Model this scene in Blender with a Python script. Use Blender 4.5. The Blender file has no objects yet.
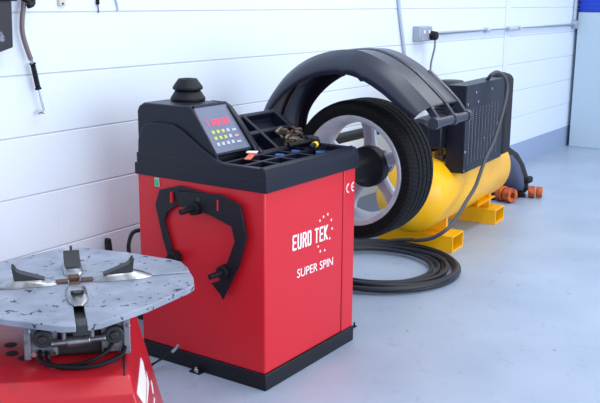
import bpy, bmesh, math, random
from mathutils import Vector, Matrix
random.seed(4)
scn = bpy.context.scene
COL = scn.collection
PI = math.pi

# ------------------------------------------------------------------ materials
def lin(c):
    return tuple(((v/255)/12.92 if v/255 <= .04045 else ((v/255+.055)/1.055)**2.4) for v in c)

def mat(name, rgb, rough=.5, metal=0, spec=.5, noise=None, bump=None, coat=0, emit=None, estr=0):
    """noise=(rgb2, scale, lo, hi) mixes a second colour by noise; bump=(scale, strength, distance)"""
    m = bpy.data.materials.new(name); m.use_nodes = True
    nt = m.node_tree; b = nt.nodes['Principled BSDF']
    b.inputs['Base Color'].default_value = (*lin(rgb), 1)
    b.inputs['Roughness'].default_value = rough
    b.inputs['Metallic'].default_value = metal
    b.inputs['Specular IOR Level'].default_value = spec
    b.inputs['Coat Weight'].default_value = coat
    b.inputs['Coat Roughness'].default_value = .15
    if emit:
        b.inputs['Emission Color'].default_value = (*lin(emit), 1)
        b.inputs['Emission Strength'].default_value = estr
    tc = nt.nodes.new('ShaderNodeTexCoord')
    if noise:
        rgb2, sc, lo, hi = noise
        n = nt.nodes.new('ShaderNodeTexNoise'); n.inputs['Scale'].default_value = sc
        n.inputs['Detail'].default_value = 6
        nt.links.new(tc.outputs['Object'], n.inputs['Vector'])
        r = nt.nodes.new('ShaderNodeValToRGB')
        r.color_ramp.elements[0].position = lo; r.color_ramp.elements[1].position = hi
        r.color_ramp.elements[0].color = (*lin(rgb), 1); r.color_ramp.elements[1].color = (*lin(rgb2), 1)
        nt.links.new(n.outputs['Fac'], r.inputs['Fac'])
        nt.links.new(r.outputs['Color'], b.inputs['Base Color'])
    if bump:
        sc, st, di = bump
        n = nt.nodes.new('ShaderNodeTexNoise'); n.inputs['Scale'].default_value = sc
        n.inputs['Detail'].default_value = 4
        nt.links.new(tc.outputs['Object'], n.inputs['Vector'])
        bp = nt.nodes.new('ShaderNodeBump'); bp.inputs['Strength'].default_value = st
        bp.inputs['Distance'].default_value = di
        nt.links.new(n.outputs['Fac'], bp.inputs['Height'])
        nt.links.new(bp.outputs['Normal'], b.inputs['Normal'])
    return m

M = {}
M['wall'] = mat('wall_paint', (217, 228, 244), .55, bump=(60, .25, .004))
M['joint'] = mat('mortar_joint', (190, 196, 208), .8)
M['wallbase'] = mat('grey_wall_paint', (148, 167, 198), .5, bump=(60, .3, .004))
M['red'] = mat('red_powder_coat', (205, 30, 44), .36, spec=.45, bump=(220, .08, .001))
M['redtop'] = mat('worn_red_paint', (196, 30, 44), .3, spec=.5, noise=((150, 40, 52), 14, .5, .8))
M['black'] = mat('black_paint', (14, 17, 28), .42, spec=.38)
M['plastic'] = mat('black_plastic', (14, 18, 36), .40, spec=.36, bump=(260, .1, .001))
M['guard'] = mat('grey_black_plastic', (32, 37, 56), .36, spec=.6, bump=(150, .1, .001))
M['rubber'] = mat('rubber', (14, 16, 25), .55, spec=.3)
M['hose'] = mat('hose_rubber', (30, 33, 44), .45, spec=.45)
M['airhose'] = mat('grey_hose_rubber', (74, 74, 82), .5, spec=.4)
M['tyretool'] = mat('dark_steel', (40, 41, 46), .5)
M['steel'] = mat('bright_steel', (172, 176, 182), .30, metal=.85, noise=((104, 104, 108), 26, .42, .72))
M['alloy'] = mat('alloy', (208, 213, 226), .34, metal=.25, spec=.55, noise=((180, 185, 200), 9, .45, .75))
M['castgrey'] = mat('cast_grey', (128, 133, 145), .5, metal=.3, noise=((70, 72, 80), 40, .55, .75))
M['yellow'] = mat('yellow_paint', (244, 182, 10), .35, spec=.5, noise=((228, 166, 10), 6, .5, .8))
M['brass'] = mat('brass', (200, 155, 60), .35, metal=.8)
M['rust'] = mat('rusty_steel', (92, 62, 48), .7, noise=((60, 42, 38), 30, .4, .7))
M['white'] = mat('white_print', (245, 240, 242), .5)
M['screen'] = mat('display_foil', (98, 106, 130), .25, spec=.6, noise=((112, 120, 146), 5, .4, .7))
M['led'] = mat('red_led', (215, 62, 92), .5, emit=(255, 60, 90), estr=.35)
M['keyy'] = mat('yellow_key', (186, 192, 92), .5)
M['keyw'] = mat('white_key', (176, 184, 208), .5)
M['keyp'] = mat('pink_key', (190, 150, 180), .5)
M['green'] = mat('green_rocker', (30, 150, 80), .4, emit=(30, 190, 90), estr=.25)
M['socket'] = mat('grey_metal_box', (160, 170, 186), .42, metal=.3)
M['conduit'] = mat('galvanised_conduit', (186, 195, 210), .42, metal=.15)
M['trunk'] = mat('painted_trunking', (216, 224, 240), .55)
M['cable'] = mat('grey_cable', (120, 125, 135), .6)
M['palecable'] = mat('pale_cable', (176, 192, 210), .55)
M['locker'] = mat('pale_blue_locker', (178, 198, 214), .45)
M['blue'] = mat('blue_plastic', (18, 66, 196), .35)
M['orange'] = mat('orange_webbing', (202, 92, 30), .6, noise=((92, 42, 30), 30, .45, .7))
M['bag'] = mat('blue_grey_nylon', (66, 76, 108), .75, bump=(40, .4, .006))
M['bagdark'] = mat('dark_nylon', (18, 20, 32), .75, bump=(40, .4, .006))
M['glint'] = mat('blue_glint', (70, 120, 190), .4)
M['toolyellow'] = mat('yellow_print', (240, 205, 50), .5)
M['lead'] = mat('dull_lead', (120, 108, 98), .5, metal=.4, noise=((80, 68, 60), 60, .4, .7))
M['orangeplastic'] = mat('coral_plastic', (232, 120, 90), .45)
M['scuff'] = mat('scuffed_black_plastic', (30, 32, 44), .5, noise=((120, 124, 145), 26, .62, .68))
M['brownhose'] = mat('brown_grey_hose', (112, 100, 104), .5)
M['chrome'] = mat('chrome', (210, 214, 220), .15, metal=1)
M['beige'] = mat('beige_clip', (200, 196, 186), .5)
M['liner'] = mat('grey_mesh_liner', (176, 182, 196), .5, metal=.2)
M['holes'] = mat('dark_hole', (24, 18, 22), .8)

def floor_material():
    m = bpy.data.materials.new('painted_concrete'); m.use_nodes = True
    nt = m.node_tree; b = nt.nodes['Principled BSDF']; L = nt.links.new
    tc = nt.nodes.new('ShaderNodeTexCoord')
    n1 = nt.nodes.new('ShaderNodeTexNoise'); n1.inputs['Scale'].default_value = 2.2; n1.inputs['Detail'].default_value = 8
    n2 = nt.nodes.new('ShaderNodeTexNoise'); n2.inputs['Scale'].default_value = 14; n2.inputs['Detail'].default_value = 8
    n2.inputs['Distortion'].default_value = 1.2
    L(tc.outputs['Object'], n1.inputs['Vector']); L(tc.outputs['Object'], n2.inputs['Vector'])
    r1 = nt.nodes.new('ShaderNodeValToRGB')
    r1.color_ramp.elements[0].position = .3; r1.color_ramp.elements[1].position = .7
    r1.color_ramp.elements[0].color = (*lin((150, 165, 188)), 1); r1.color_ramp.elements[1].color = (*lin((166, 180, 201)), 1)
    L(n1.outputs['Fac'], r1.inputs['Fac'])
    r2 = nt.nodes.new('ShaderNodeValToRGB')
    r2.color_ramp.elements[0].position = .60; r2.color_ramp.elements[1].position = .74
    r2.color_ramp.elements[0].color = (0, 0, 0, 1); r2.color_ramp.elements[1].color = (.34, .34, .34, 1)
    L(n2.outputs['Fac'], r2.inputs['Fac'])
    mx = nt.nodes.new('ShaderNodeMixRGB'); mx.inputs['Color2'].default_value = (*lin((112, 120, 142)), 1)
    L(r2.outputs['Color'], mx.inputs['Fac']); L(r1.outputs['Color'], mx.inputs['Color1'])
    vo = nt.nodes.new('ShaderNodeTexVoronoi'); vo.inputs['Scale'].default_value = 5.5; L(tc.outputs['Object'], vo.inputs['Vector'])
    r3 = nt.nodes.new('ShaderNodeValToRGB'); r3.color_ramp.elements[0].position = .03; r3.color_ramp.elements[1].position = .05
    r3.color_ramp.elements[0].color = (.8, .8, .8, 1); r3.color_ramp.elements[1].color = (0, 0, 0, 1)
    L(vo.outputs['Distance'], r3.inputs['Fac'])
    mx2 = nt.nodes.new('ShaderNodeMixRGB'); mx2.inputs['Color2'].default_value = (*lin((96, 104, 124)), 1)
    L(r3.outputs['Color'], mx2.inputs['Fac']); L(mx.outputs['Color'], mx2.inputs['Color1'])
    L(mx2.outputs['Color'], b.inputs['Base Color'])
    b.inputs['Roughness'].default_value = .38; b.inputs['Specular IOR Level'].default_value = .45
    bp = nt.nodes.new('ShaderNodeBump'); bp.inputs['Strength'].default_value = .12; bp.inputs['Distance'].default_value = .004
    L(n2.outputs['Fac'], bp.inputs['Height']); L(bp.outputs['Normal'], b.inputs['Normal'])
    return m
M['floor'] = floor_material()

def speckled_plate():
    m = bpy.data.materials.new('speckled_plate'); m.use_nodes = True
    nt = m.node_tree; b = nt.nodes['Principled BSDF']; L = nt.links.new
    tc = nt.nodes.new('ShaderNodeTexCoord')
    n1 = nt.nodes.new('ShaderNodeTexNoise'); n1.inputs['Scale'].default_value = 11; n1.inputs['Detail'].default_value = 5
    n2 = nt.nodes.new('ShaderNodeTexNoise'); n2.inputs['Scale'].default_value = 46; n2.inputs['Detail'].default_value = 2
    n2.inputs['Distortion'].default_value = .8
    for n in (n1, n2): L(tc.outputs['Object'], n.inputs['Vector'])
    r1 = nt.nodes.new('ShaderNodeValToRGB')
    r1.color_ramp.elements[0].position = .35; r1.color_ramp.elements[1].position = .7
    r1.color_ramp.elements[0].color = (*lin((132, 140, 157)), 1); r1.color_ramp.elements[1].color = (*lin((160, 167, 184)), 1)
    L(n1.outputs['Fac'], r1.inputs['Fac'])
    r2 = nt.nodes.new('ShaderNodeValToRGB')
    r2.color_ramp.elements[0].position = .645; r2.color_ramp.elements[1].position = .675
    r2.color_ramp.elements[0].color = (0, 0, 0, 1); r2.color_ramp.elements[1].color = (1, 1, 1, 1)
    L(n2.outputs['Fac'], r2.inputs['Fac'])
    mx = nt.nodes.new('ShaderNodeMixRGB'); mx.inputs['Color2'].default_value = (*lin((44, 40, 48)), 1)
    L(r2.outputs['Color'], mx.inputs['Fac']); L(r1.outputs['Color'], mx.inputs['Color1'])
    L(mx.outputs['Color'], b.inputs['Base Color'])
    b.inputs['Roughness'].default_value = .42; b.inputs['Metallic'].default_value = .25
    return m
M['plate'] = speckled_plate()

def tyre_material():
    m = bpy.data.materials.new('tyre_rubber'); m.use_nodes = True
    nt = m.node_tree; b = nt.nodes['Principled BSDF']; L = nt.links.new
    b.inputs['Base Color'].default_value = (*lin((11, 12, 17)), 1)
    b.inputs['Roughness'].default_value = .7; b.inputs['Specular IOR Level'].default_value = .22
    tc = nt.nodes.new('ShaderNodeTexCoord'); sx = nt.nodes.new('ShaderNodeSeparateXYZ'); L(tc.outputs['Object'], sx.inputs[0])
    at = nt.nodes.new('ShaderNodeMath'); at.operation = 'ARCTAN2'; L(sx.outputs['Y'], at.inputs[0]); L(sx.outputs['Z'], at.inputs[1])
    ad = nt.nodes.new('ShaderNodeMath'); ad.operation = 'MULTIPLY_ADD'; L(sx.outputs['X'], ad.inputs[0]); ad.inputs[1].default_value = 1.1
    L(at.outputs[0], ad.inputs[2])
    mu = nt.nodes.new('ShaderNodeMath'); mu.operation = 'MULTIPLY'; mu.inputs[1].default_value = 96; L(ad.outputs[0], mu.inputs[0])
    si = nt.nodes.new('ShaderNodeMath'); si.operation = 'SINE'; L(mu.outputs[0], si.inputs[0])
    mr = nt.nodes.new('ShaderNodeMapRange'); mr.inputs['From Min'].default_value = -1; mr.inputs['From Max'].default_value = -.4
    L(si.outputs[0], mr.inputs['Value'])
    bp = nt.nodes.new('ShaderNodeBump'); bp.inputs['Strength'].default_value = .5; bp.inputs['Distance'].default_value = .004
    L(mr.outputs[0], bp.inputs['Height']); L(bp.outputs['Normal'], b.inputs['Normal'])
    return m
M['tread'] = tyre_material()

# ------------------------------------------------------------------ mesh helpers
ORG = {}            # object -> world offset in which its children's meshes are written
def link(o, parent=None):
    COL.objects.link(o)
    if parent is not None: o.parent = parent
    return o

def thing(name, label, cat, loc=(0, 0, 0), rz=0, group=None, local=False):
    o = bpy.data.objects.new(name, None); link(o)
    o.empty_display_size = .1
    o.location = loc; o.rotation_euler = (0, 0, rz)
    o['label'] = label; o['category'] = cat
    if group: o['group'] = group
    ORG[o.name] = Vector((0, 0, 0)) if local else Vector(loc)
    return o

def tag(o, label, cat, group=None):
    o['label'] = label; o['category'] = cat
    if group: o['group'] = group
    return o

def part(name, bm, m, parent=None, bevel=0, seg=2, smooth=35, solid=0, org=None, label=None):
    """one mesh object; with a parent its mesh is written in the root's frame, else about org"""
    me = bpy.data.meshes.new(name)
    bmesh.ops.recalc_face_normals(bm, faces=bm.faces[:])
    bm.to_mesh(me); bm.free()
    off = Vector((0, 0, 0))
    if parent is not None: off = ORG.get(parent.name, Vector((0, 0, 0)))
    elif org is not None: off = Vector(org)
    if off.length: me.transform(Matrix.Translation(-off))
    for mm in (m if isinstance(m, (list, tuple)) else [m]): me.materials.append(mm)
    me.polygons.foreach_set('use_smooth', [smooth > 0]*len(me.polygons))
    me.set_sharp_from_angle(angle=math.radians(smooth))
    o = bpy.data.objects.new(name, me); link(o, parent)
    ORG[o.name] = off
    if parent is None and org is not None: o.location = off
    if solid:
        s = o.modifiers.new('solid', 'SOLIDIFY'); s.thickness = solid; s.offset = 0
    if bevel:
        b = o.modifiers.new('bevel', 'BEVEL'); b.width = bevel; b.segments = seg; b.limit_method = 'ANGLE'
        b.angle_limit = math.radians(40)
    if label: o['label'] = label
    return o

def struct(name, bm, m, **k):
    o = part(name, bm, m, **k); o['kind'] = 'structure'; return o

def BM(): return bmesh.new()

def box(bm, x0, x1, y0, y1, z0, z1, mtx=None, mi=0):
    vs = [bm.verts.new(Vector(p)) for p in ((x0,y0,z0),(x1,y0,z0),(x1,y1,z0),(x0,y1,z0),(x0,y0,z1),(x1,y0,z1),(x1,y1,z1),(x0,y1,z1))]
    if mtx:
        for v in vs: v.co = mtx @ v.co
    for f in ((0,3,2,1),(4,5,6,7),(0,1,5,4),(1,2,6,5),(2,3,7,6),(3,0,4,7)):
        bm.faces.new([vs[i] for i in f]).material_index = mi
    return bm

def prism(bm, poly, fn0, fn1, mi=0):
    """poly of 2-D points; fn0 / fn1 map them to the two end caps"""
    a = [bm.verts.new(Vector(fn0(*p))) for p in poly]; b = [bm.verts.new(Vector(fn1(*p))) for p in poly]
    n = len(poly)
    fs = [bm.faces.new(a[::-1]), bm.faces.new(b)]
    for i in range(n): fs.append(bm.faces.new([a[i], a[(i+1) % n], b[(i+1) % n], b[i]]))
    for f in fs: f.material_index = mi
    return bm

def prism_x(bm, poly, x0, x1, mi=0):
    return prism(bm, poly, lambda y, z: (x0, y, z), lambda y, z: (x1, y, z), mi)

def frame_of(d):
    d = Vector(d).normalized(); up = Vector((0, 0, 1)) if abs(d.z) < .9 else Vector((1, 0, 0))
    a = d.cross(up).normalized(); return a, a.cross(d).normalized()

def cyl(bm, p0, p1, r0, r1=None, n=24, mi=0):
    r1 = r0 if r1 is None else r1
    p0, p1 = Vector(p0), Vector(p1); u, v = frame_of(p1-p0)
    A = []; B = []
    for i in range(n):
        t = 2*PI*i/n; e = u*math.cos(t)+v*math.sin(t)
        A.append(bm.verts.new(p0+e*r0)); B.append(bm.verts.new(p1+e*r1))
    fs = [bm.faces.new(A), bm.faces.new(B[::-1])]
    for i in range(n): fs.append(bm.faces.new([A[i], B[i], B[(i+1) % n], A[(i+1) % n]]))
    for f in fs: f.material_index = mi
    return bm

def lathe(bm, prof, c, axis='z', n=48, close=False, mi=0):
    """prof = [(t along axis, radius)] about the axis through c"""
    c = Vector(c); rings = []
    for t, r in prof:
        ring = []
        for i in range(n):
            a = 2*PI*i/n; ca, sa = r*math.cos(a), r*math.sin(a)
            ring.append(bm.verts.new(c + (Vector((ca, sa, t)) if axis == 'z' else Vector((t, ca, sa)))))
        rings.append(ring)
    k = len(rings)
    for j in range(k if close else k-1):
        A, B = rings[j], rings[(j+1) % k]
        for i in range(n):
            bm.faces.new([A[i], A[(i+1) % n], B[(i+1) % n], B[i]]).material_index = mi
    if not close:
        if prof[0][1] > 1e-6: bm.faces.new(rings[0])
        if prof[-1][1] > 1e-6: bm.faces.new(rings[-1][::-1])
    bmesh.ops.remove_doubles(bm, verts=bm.verts[:], dist=1e-6)
    return bm

def catmull(pts, k=8, closed=False):
    P = [Vector(p) for p in pts]; n = len(P); out = []
    for i in range(n if closed else n-1):
        if closed: p0, p1, p2, p3 = P[i-1], P[i], P[(i+1) % n], P[(i+2) % n]
        else: p0, p1, p2, p3 = P[max(i-1, 0)], P[i], P[i+1], P[min(i+2, n-1)]
        for j in range(k):
            t = j/k
            out.append(.5*((2*p1)+(p2-p0)*t+(2*p0-5*p1+4*p2-p3)*t*t+(3*p1-p0-3*p2+p3)*t**3))
    if not closed: out.append(P[-1])
    return out

def tube(bm, pts, r, n=10, smooth=8, mi=0):
    P = catmull(pts, smooth) if smooth else [Vector(p) for p in pts]
    rings = []; u = None
    for i, p in enumerate(P):
        d = (P[min(i+1, len(P)-1)]-P[max(i-1, 0)]).normalized()
        if u is None: u, v = frame_of(d)
        else:
            u = (u-d*u.dot(d)).normalized(); v = d.cross(u)
        rr = r(i/(len(P)-1)) if callable(r) else r
        rings.append([bm.verts.new(p+(u*math.cos(2*PI*k/n)+v*math.sin(2*PI*k/n))*rr) for k in range(n)])
    for A, B in zip(rings, rings[1:]):
        for k in range(n): bm.faces.new([A[k], A[(k+1) % n], B[(k+1) % n], B[k]]).material_index = mi
    bm.faces.new(rings[0][::-1]); bm.faces.new(rings[-1])
    return bm

def lettering(name, s, height, m, mtx, parent, xs=1.0, depth=.0012, fat=0, label=None, align='LEFT'):
    cu = bpy.data.curves.new(name+'_curve', 'FONT'); cu.body = s; cu.size = 1; cu.extrude = 0; cu.offset = fat
    cu.align_x = align
    tmp = bpy.data.objects.new(name+'_tmp', cu); COL.objects.link(tmp)
    bpy.context.view_layer.update()
    dg = bpy.context.evaluated_depsgraph_get()
    me = bpy.data.meshes.new_from_object(tmp.evaluated_get(dg))
    COL.objects.unlink(tmp); bpy.data.objects.remove(tmp)
    ys = [v.co.y for v in me.vertices]; y0, y1 = min(ys), max(ys); k = height/(y1-y0)
    bm = BM(); bm.from_mesh(me); bpy.data.meshes.remove(me)
    for v in bm.verts: v.co = Vector((v.co.x*k*xs, (v.co.y-y0)*k, 0))
    g = bmesh.ops.extrude_face_region(bm, geom=bm.faces[:])
    for v in [e for e in g['geom'] if isinstance(e, bmesh.types.BMVert)]: v.co.z += depth
    for v in bm.verts: v.co = mtx @ v.co
    return part(name, bm, m, parent, label=label)

def basis(o, ex, ey, ez):
    ex, ey, ez = Vector(ex), Vector(ey), Vector(ez)
    return Matrix(((ex.x, ey.x, ez.x, o[0]), (ex.y, ey.y, ez.y, o[1]), (ex.z, ey.z, ez.z, o[2]), (0, 0, 0, 1)))

# ------------------------------------------------------------------ setting
bm = BM(); box(bm, -3, 12, -7, .2, -.1, 0); struct('floor', bm, M['floor'])

# painted block wall: recessed bed joints between courses
zj = [.1957+.225*k for k in range(0, 12)]
prof = [(0, 0.0)]
for k, z in enumerate(zj):
    if k == 0: prof += [(0, z)]
    else: prof += [(0, z-.0045), (.0028, z-.0024), (.0028, z+.0024), (0, z+.0045)]
prof += [(0, 2.9)]
bm = BM()
X0, X1 = -3, 9.6
A = [bm.verts.new((X0, d, z)) for d, z in prof]; B = [bm.verts.new((X1, d, z)) for d, z in prof]
for i in range(len(prof)-1):
    f = bm.faces.new([A[i], B[i], B[i+1], A[i+1]])
    f.material_index = 1 if i == 0 else (2 if (prof[i][0] > 0 and prof[i+1][0] > 0) else 0)
def wall_material():
    m = M['wall']; nt = m.node_tree; b = nt.nodes['Principled BSDF']; L = nt.links.new
    tc = nt.nodes.new('ShaderNodeTexCoord'); sx = nt.nodes.new('ShaderNodeSeparateXYZ'); L(tc.outputs['Object'], sx.inputs[0])
    cb = nt.nodes.new('ShaderNodeCombineXYZ'); L(sx.outputs['X'], cb.inputs['X'])
    sb = nt.nodes.new('ShaderNodeMath'); sb.operation = 'SUBTRACT'; sb.inputs[1].default_value = .1957
    L(sx.outputs['Z'], sb.inputs[0]); L(sb.outputs[0], cb.inputs['Y'])
    br = nt.nodes.new('ShaderNodeTexBrick'); br.inputs['Scale'].default_value = 1
    br.inputs['Brick Width'].default_value = .45; br.inputs['Row Height'].default_value = .225
    br.inputs['Mortar Size'].default_value = .004; br.inputs['Mortar Smooth'].default_value = .6
    L(cb.outputs[0], br.inputs['Vector'])
    bp = nt.nodes.new('ShaderNodeBump'); bp.invert = True; bp.inputs['Strength'].default_value = .25; bp.inputs['Distance'].default_value = .002
    L(br.outputs['Fac'], bp.inputs['Height'])
    old = [n for n in nt.nodes if n.type == 'BUMP' and n is not bp][0]
    L(old.outputs['Normal'], bp.inputs['Normal']); L(bp.outputs['Normal'], b.inputs['Normal'])
wall_material()
w = struct('wall_back', bm, [M['wall'], M['wallbase'], M['joint']], smooth=5)
bm = BM(); box(bm, 9.6, 9.75, -7, .15, 0, 2.9); struct('wall_right', bm, M['wall'])
bm = BM(); box(bm, 6.79, 6.89, -.005, -.0005, .60, 2.4); struct('trim_1', bm, M['trunk'], bevel=.004)

# ------------------------------------------------------------------ wheel balancer
CX0, CX1, CY0, CY1 = 2.383, 2.988, -.908, -.31
WB = thing('wheel_balancer', 'red wheel balancer cabinet with black plastic top and sloping key panel', 'wheel balancer', ((CX0+CX1)/2, (CY0+CY1)/2, 0))
bm = BM(); box(bm, CX0-.004, CX1+.003, CY0-.006, CY1+.002, 0, .062); base = part('base_plinth', bm, M['black'], WB, bevel=.003)
bm = BM()
prism(bm, [(2.352, -.575), (2.382, -.575), (2.382, -.625), (2.352, -.625)], lambda x, y: (x, y, .0), lambda x, y: (x, y, .006))
ab = part('anchor_bracket', bm, M['black'], WB)
bm = BM(); cyl(bm, (2.364, -.60, .006), (2.364, -.60, .016), .009, n=6); cyl(bm, (2.364, -.60, .016), (2.364, -.60, .024), .005, n=10)
part('bolt', bm, M['chrome'], ab)
bm = BM(); box(bm, 2.985, 3.015, -.915, -.90, .050, .056); cyl(bm, (3.007, -.908, .05), (3.007, -.908, .07), .004, n=8)
part('plinth_latch', bm, M['black'], WB)
bm = BM(); box(bm, CX0, 2.899, CY0, CY1, .062, .735); body = part('cabinet_body', bm, M['red'], WB, bevel=.006, seg=3)
bm = BM(); box(bm, 2.903, CX1, CY0-.001, CY1, .062, .735); part('side_panel', bm, M['red'], WB, bevel=.004, seg=3)
bm = BM(); box(bm, 2.89, 2.91, CY0+.004, CY1-.01, .062, .73); part('panel_gap', bm, M['holes'], WB)

# lettering on the face towards the open floor (plane y = CY0)
def face_m(x, z, ang=0, y=CY0-.0006):
    c, s = math.cos(ang), math.sin(ang)
    return basis((x, y, z), (c, 0, s), (-s, 0, c), (0, -1, 0))
def strokes(name, items, m, parent, label):
    """letters from straight strokes: (glyph, x offset); unit cell 1 wide, 1 high"""
    bm = BM(); h, wd, t, sl = .058, .0258, .0078, -.030
    G = {'E': [(0,0,t,h), (0,0,wd,t), (0,h-t,wd,h), (0,h/2-t/2,wd*.86,h/2+t/2)],
         'U': [(0,.006,t,h), (wd-t,.006,wd,h), (.003,0,wd-.003,t)],
         'R': [(0,0,t,h), (0,h-t,wd-.003,h), (wd-t,h*.55,wd,h-.004), (0,h*.46,wd-.003,h*.46+t)],
         'O': [(0,.005,t,h-.005), (wd-t,.005,wd,h-.005), (.003,0,wd-.003,t), (.003,h-t,wd-.003,h)],
         'T': [((wd-t)/2,0,(wd+t)/2,h), (0,h-t,wd,h)]}
    for g, x in items:
        if g == 'R':
            q = [[(a,b),(c,b),(c,d),(a,d)] for a, b, c, d in G[g]]+[[(wd*.42,h*.48),(wd*.72,h*.48),(wd+.003,0),(wd-t,0)]]
        elif g == 'K':
            q = [[(0,0),(t,0),(t,h),(0,h)], [(t*.8,h*.38),(t*.8,h*.66),(wd-t,h),(wd+.002,h)], [(t*.9,h*.56),(wd+.002,0),(wd-t,0),(t*.7,h*.44)]]
        else: q = [[(a,b),(c,b),(c,d),(a,d)] for a, b, c, d in G[g]]
        for n_, pl in enumerate(q):
            prism(bm, pl, lambda u, v: (2.550+x+u, CY0-.0006+n_*.00002, .4835+v+sl*(x+u)), lambda u, v: (2.550+x+u, CY0-.0018-n_*.0003, .4835+v+sl*(x+u)))
    return part(name, bm, m, parent, label=label)
strokes('brand_lettering', [('E', 0), ('U', .0325), ('R', .065), ('O', .0975), ('T', .147), ('E', .1795), ('K', .212)], M['white'], WB, 'white bold lettering EURO TEK')
lettering('model_lettering', 'SUPER SPIN', .033, M['white'], face_m(2.579, .373, -.04), WB, xs=1.06, fat=.0, label='white lettering SUPER SPIN')
for (x, z) in [(2.732, .561), (2.757, .571), (2.787, .575), (2.812, .548), (2.820, .512), (2.803, .476), (2.768, .437), (2.737, .440), (2.722, .462)]:
    pts = []
    for k in range(10):
        a = PI/2+k*PI/5; r = .0062 if k % 2 == 0 else .003
        pts.append((x+r*math.cos(a), z+r*math.sin(a)))
    bm = BM(); prism(bm, pts, lambda u, v: (u, CY0-.0002, v), lambda u, v: (u, CY0-.0018, v))
    part('star', bm, M['white'], WB, label='small white star')
bm = BM()
def arc_strip(bm, cx, cz, R, a0, a1, w, y0, y1, n=14):
    for i in range(n):
        t0, t1 = a0+(a1-a0)*i/n, a0+(a1-a0)*(i+1)/n
        poly = [(cx+(R-w)*math.cos(t0), cz+(R-w)*math.sin(t0)), (cx+R*math.cos(t0), cz+R*math.sin(t0)), (cx+R*math.cos(t1), cz+R*math.sin(t1)), (cx+(R-w)*math.cos(t1), cz+(R-w)*math.sin(t1))]
        prism(bm, poly, lambda u, v: (u, y0, v), lambda u, v: (u, y1, v))
for cx in (2.937, 2.974):
    arc_strip(bm, cx, .652, .019, PI*.5, PI*1.5, .0048, CY0-.0012, CY0-.003)
box(bm, 2.957, 2.972, CY0-.003, CY0-.0012, .6496, .6544)
part('ce_mark', bm, M['white'], WB, label='white CE mark')
# rocker switch on the end face
bm = BM(); box(bm, CX0-.004, CX0-.0005, -.423, -.399, .690, .724); sw = part('power_switch', bm, M['keyw'], WB, bevel=.001)
bm = BM(); box(bm, CX0-.009, CX0-.0045, -.419, -.403, .695, .719); part('rocker', bm, M['green'], sw, bevel=.002, label='green rocker')
# mains cable looping out of the rear
bm = BM(); tube(bm, [(2.42, -.309, .50), (2.39, -.27, .49), (2.37, -.262, .44), (2.375, -.27, .39), (2.40, -.309, .36)], .008); part('rear_cable', bm, M['rubber'], WB)
bm = BM(); box(bm, CX0-.002, CX0+.03, -.31, -.285, .14, .24); part('cable_gland', bm, M['rubber'], WB, bevel=.004)

# black moulded top
ZS = .727
bm = BM()
box(bm, 2.379, 2.996, -.918, -.300, ZS, .772)
hood = part('hood', bm, M['plastic'], WB, bevel=.002, seg=2)
bm = BM()
# rims: front, right, left rail, back rail and pocket dividers
def rim(x0, x1, y0, y1, z1): box(bm, x0, x1, y0, y1, .765, z1)
prism_x(bm, [(-.9175, .765), (-.9175, .796), (-.910, .811), (-.896, .816), (-.884, .812), (-.880, .765)], 2.3795, 2.978)
prism(bm, [(2.950, .765), (2.9955, .765), (2.9955, .785), (2.988, .802), (2.970, .813), (2.954, .812)], lambda x, z: (x, -.917, z), lambda x, z: (x, -.30, z))
rim(2.3803, 2.41, -.893, -.31, .811)
for y in (-.790, -.699): rim(2.41, 2.96, y-.007, y+.007, .808)
for x in (2.53, 2.64, 2.752, 2.862): rim(x-.006, x+.006, -.885, -.69, .806)
part('tray', bm, M['plastic'], WB, bevel=.003, seg=2)

# console with key panel
bm = BM()
RX = lambda z: 2.640-max(0, z-.82)*.26                      # the console narrows towards its top on the right
prism(bm, [(-.305, .77), (-.305, .965), (-.315, .985), (-.34, .998), (-.545, .998), (-.560, .985), (-.642, .822), (-.642, .77)], lambda y, z: (2.395, y, z), lambda y, z: (RX(z), y, z))
console = part('console', bm, M['plastic'], WB, bevel=.008, seg=3)
bm = BM()
prism_x(bm, [(-.312, .77), (-.318, .86), (-.332, .895), (-.355, .922), (-.375, .929), (-.47, .932), (-.50, .928), (-.54, .910), (-.625, .857), (-.70, .818), (-.80, .797), (-.84, .77)], 2.3815, 2.402)
part('side_cheek', bm, M['plastic'], WB, bevel=.006, seg=3)
bm = BM()
prism_x(bm, [(-.53, .999), (-.568, .997), (-.582, .985), (-.690, .830), (-.70, .79), (-.62, .79)], 2.394, 2.405)
part('screen_surround', bm, M['plastic'], WB, bevel=.003, seg=2)
bm = BM()
prism(bm, [(-.50, 1.0), (-.565, .999), (-.590, .984), (-.640, .910), (-.684, .835), (-.695, .795), (-.60, .79)], lambda y, z: (RX(z)-.012, y, z), lambda y, z: (RX(z)+.014, y, z))
part('screen_surround', bm, M['plastic'], WB, bevel=.005, seg=2)
# panel frame: bottom edge at (y -.690, z .824), top at (y -.590, z .993)
sb = Vector((2.408, -.659, .826)); st = Vector((2.408, -.564, .990)); ev = (st-sb).normalized(); H = (st-sb).length
en = Vector((1, 0, 0)).cross(ev)     # outward (towards the operator, up)
W = .217
pm = basis(sb+en*.010, (1, 0, 0), ev, en)
bm = BM(); prism(bm, [(0, 0), (W+.006, 0), (W-.036, H), (0, H)], lambda u, v: pm @ Vector((u, v, -.012)), lambda u, v: pm @ Vector((u, v, .002))); dp = part('display_panel', bm, M['screen'], WB, bevel=.002)
for y_ in (H-.004, -.006):
    bm = BM(); box(bm, -.001, W+.001-.036*(y_ > 0), y_, y_+.009, -.012, .006, pm); part('display_bezel', bm, M['plastic'], WB, bevel=.001)
ORG[dp.name] = ORG[WB.name]
pt = lambda x, y: pm @ Matrix.Translation((x, y, .0022))
lettering('digit_display', '1 188:188', .026, M['led'], pt(.026, .108), dp, xs=.9, fat=.012, label='red glowing digits')
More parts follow.
